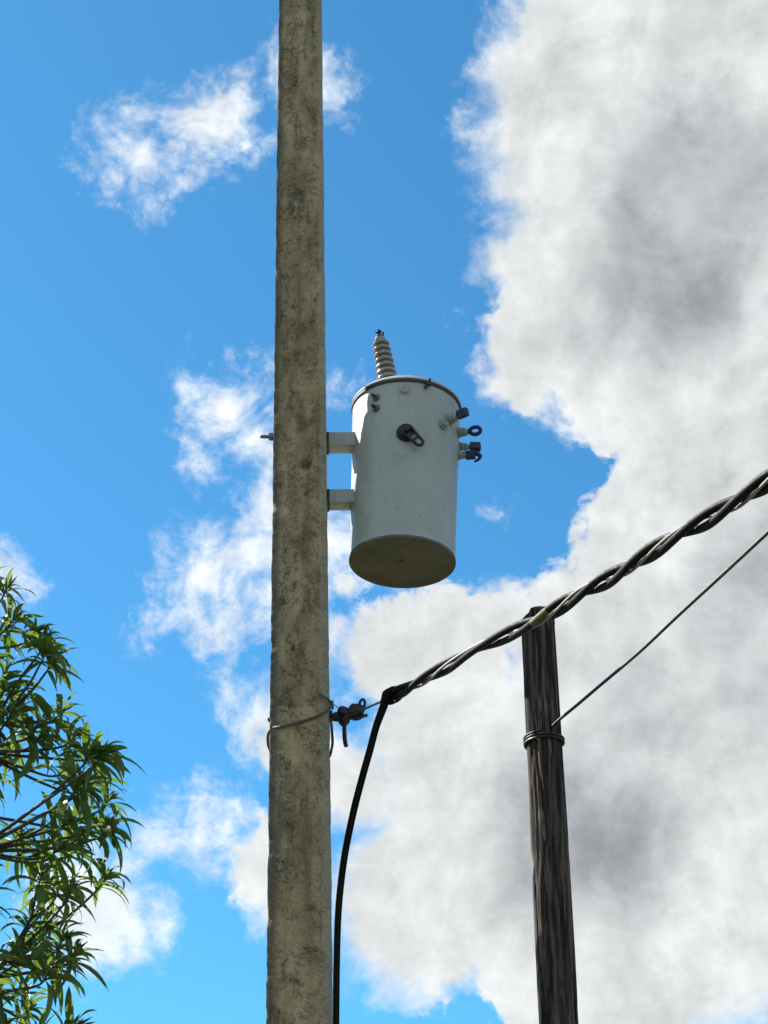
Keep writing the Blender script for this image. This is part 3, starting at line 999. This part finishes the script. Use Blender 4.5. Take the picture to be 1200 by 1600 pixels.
# shoot tips: (photo px, py, world depth) for the ones in view, then the rest of the crown
tips = [(12, 918, 9.3), (-20, 905, 9.4), (58, 988, 9.2), (8, 985, 9.4), (70, 1000, 9.25), (74, 1016, 9.15), (84, 1030, 9.3), (22, 968, 9.25), (8, 1062, 9.3), (22, 1085, 9.4),
        (72, 1116, 9.5), (98, 1112, 9.3), (16, 1118, 9.2), (-8, 1030, 9.5), (-25, 1085, 9.3), (60, 1135, 9.3), (30, 1148, 9.5), (118, 1150, 9.3)]
rnd = random.Random(5)
for i in range(70):
    py = rnd.uniform(1150, 1640)
    lim = 120 + 55 * math.sin((py - 1100) / 95.0) + 0.12 * (py - 1137)
    px = rnd.uniform(-120, max(40, lim))
    tips.append((px, py, rnd.uniform(8.9, 10.0)))
for i in range(40):
    tips.append((rnd.uniform(-520, -40), rnd.uniform(700, 1700), rnd.uniform(8.6, 10.4)))
limbs = []
for (px, py, yy) in [(-60, 1010, 9.4), (-10, 1130, 9.4), (-40, 1330, 9.3), (10, 1500, 9.5), (-260, 900, 9.6), (-380, 1200, 9.2)]:
    e = at_y(px, py, yy)
    s0 = crotch.lerp(Vector((-3.3, TY + 0.2, 2.9)), rnd.uniform(0.2, 0.9))
    mid = s0.lerp(e, 0.5) + Vector((-0.05, rnd.uniform(-0.1, 0.1), 0.12 * (1 if py < 1200 else -0.3)))
    pts = spline([s0, mid, e], 8)
    limbs.append(pts)
    MB().tube(pts, [0.055 - 0.038 * i / (len(pts) - 1) for i in range(len(pts))], 9).build('branch', M_BARK, tree)

leaf_specs = []
twigs = MB()
young = MB()
for (px, py, yy) in tips:
    tip = at_y(px, py, yy)
    best = min((q for l in limbs for q in l[4:]), key=lambda q: (q - tip).length + max(0.0, q.z - tip.z) * 1.5)
    d_end = ((tip - best).normalized() + Vector((0.1, 0, 0.8))).normalized()
    pts = spline([best, best.lerp(tip, 0.55) + Vector((rnd.uniform(-0.03, 0.03), rnd.uniform(-0.05, 0.05), -0.05)), tip - d_end * 0.10, tip], 6)
    twigs.tube(pts, [0.012 - 0.008 * i / (len(pts) - 1) for i in range(len(pts))], 6)
    nl = rnd.randint(11, 16)
    for k in range(nl):
        t = k / nl
        i0 = len(pts) - 1 - int(t * 5.5)
        base = pts[i0].lerp(pts[i0 - 1], rnd.random())
        ax = (pts[min(i0 + 1, len(pts) - 1)] - pts[i0 - 1]).normalized()
        az = k * 2.4 + rnd.uniform(-0.4, 0.4)
        F = frame(ax, (1, 0, 0), base)
        spread = R(28 + 60 * t + rnd.uniform(-10, 12))
        radial = F.to_3x3() @ Vector((math.cos(az), math.sin(az), 0))
        d = (ax * math.cos(spread) + radial * math.sin(spread) + Vector((0, 0, -0.30 * t * rnd.random()))).normalized()
        zaxis = Vector((0, 0, 1)) + radial * 0.2
        y_ = zaxis.cross(d)
        if y_.length < 0.15: y_ = radial.cross(d)
        y_.normalize(); zz = d.cross(y_)
        Mx = Matrix((d, y_, zz)).transposed().to_4x4()
        s = rnd.uniform(0.75, 1.15) * (0.72 + 0.4 * min(1, t * 2))
        Mx = Matrix.Translation(base) @ Mx @ Matrix.Rotation(rnd.uniform(-0.5, 0.5), 4, 'X') @ Matrix.Scale(s, 4)
        leaf_specs.append((rnd.randrange(16), Mx))
    for k in range(3):                                   # upright folded young leaves at the tip
        a = 2.1 * k
        e = tip + d_end * rnd.uniform(0.06, 0.10) + Vector((0.02 * math.cos(a), 0.02 * math.sin(a), 0))
        young.tube([tip, tip.lerp(e, 0.5), e], [0.004, 0.009, 0.0012], 5)
tw_o = twigs.build('twigs', M_BARK, tree); tw_o['kind'] = 'stuff'
yo = young.build('young_shoots', M_YOUNG, tree); yo['kind'] = 'stuff'

def in_view(Mx):
    p = Mx @ Vector((0.1, 0, 0)) - EYE
    z = p.dot(FWD)
    return 600 + FOC * p.x / z, 800 - FOC * p.dot(UP) / z, z
scored = []
for sp_ in leaf_specs:
    x, y, z = in_view(sp_[1])
    vis = (-15 < x < 1200) and (-20 < y < 1620)
    strip = 460 < y < 1140
    scored.append(((0 if (vis and strip) else 1 if vis else 2), z, sp_))
scored.sort(key=lambda a: (a[0], a[1]))
rest = MB()
for i, (cls, z, (k, Mx)) in enumerate(scored):
    if i < 300 and cls < 2:
        o = bpy.data.objects.new('leaf', leaf_me[k])
        col.objects.link(o)
        o.parent = tree
        Mw = Mx.copy(); Mw.translation = Mx.translation - trunk_base
        o.matrix_local = Mw
    else:
        vs_, fs = LEAFS[k]
        rest.add([Mx @ p for p in vs_], fs)
ro = rest.build('foliage', M_LEAF, tree)
ro['kind'] = 'stuff'
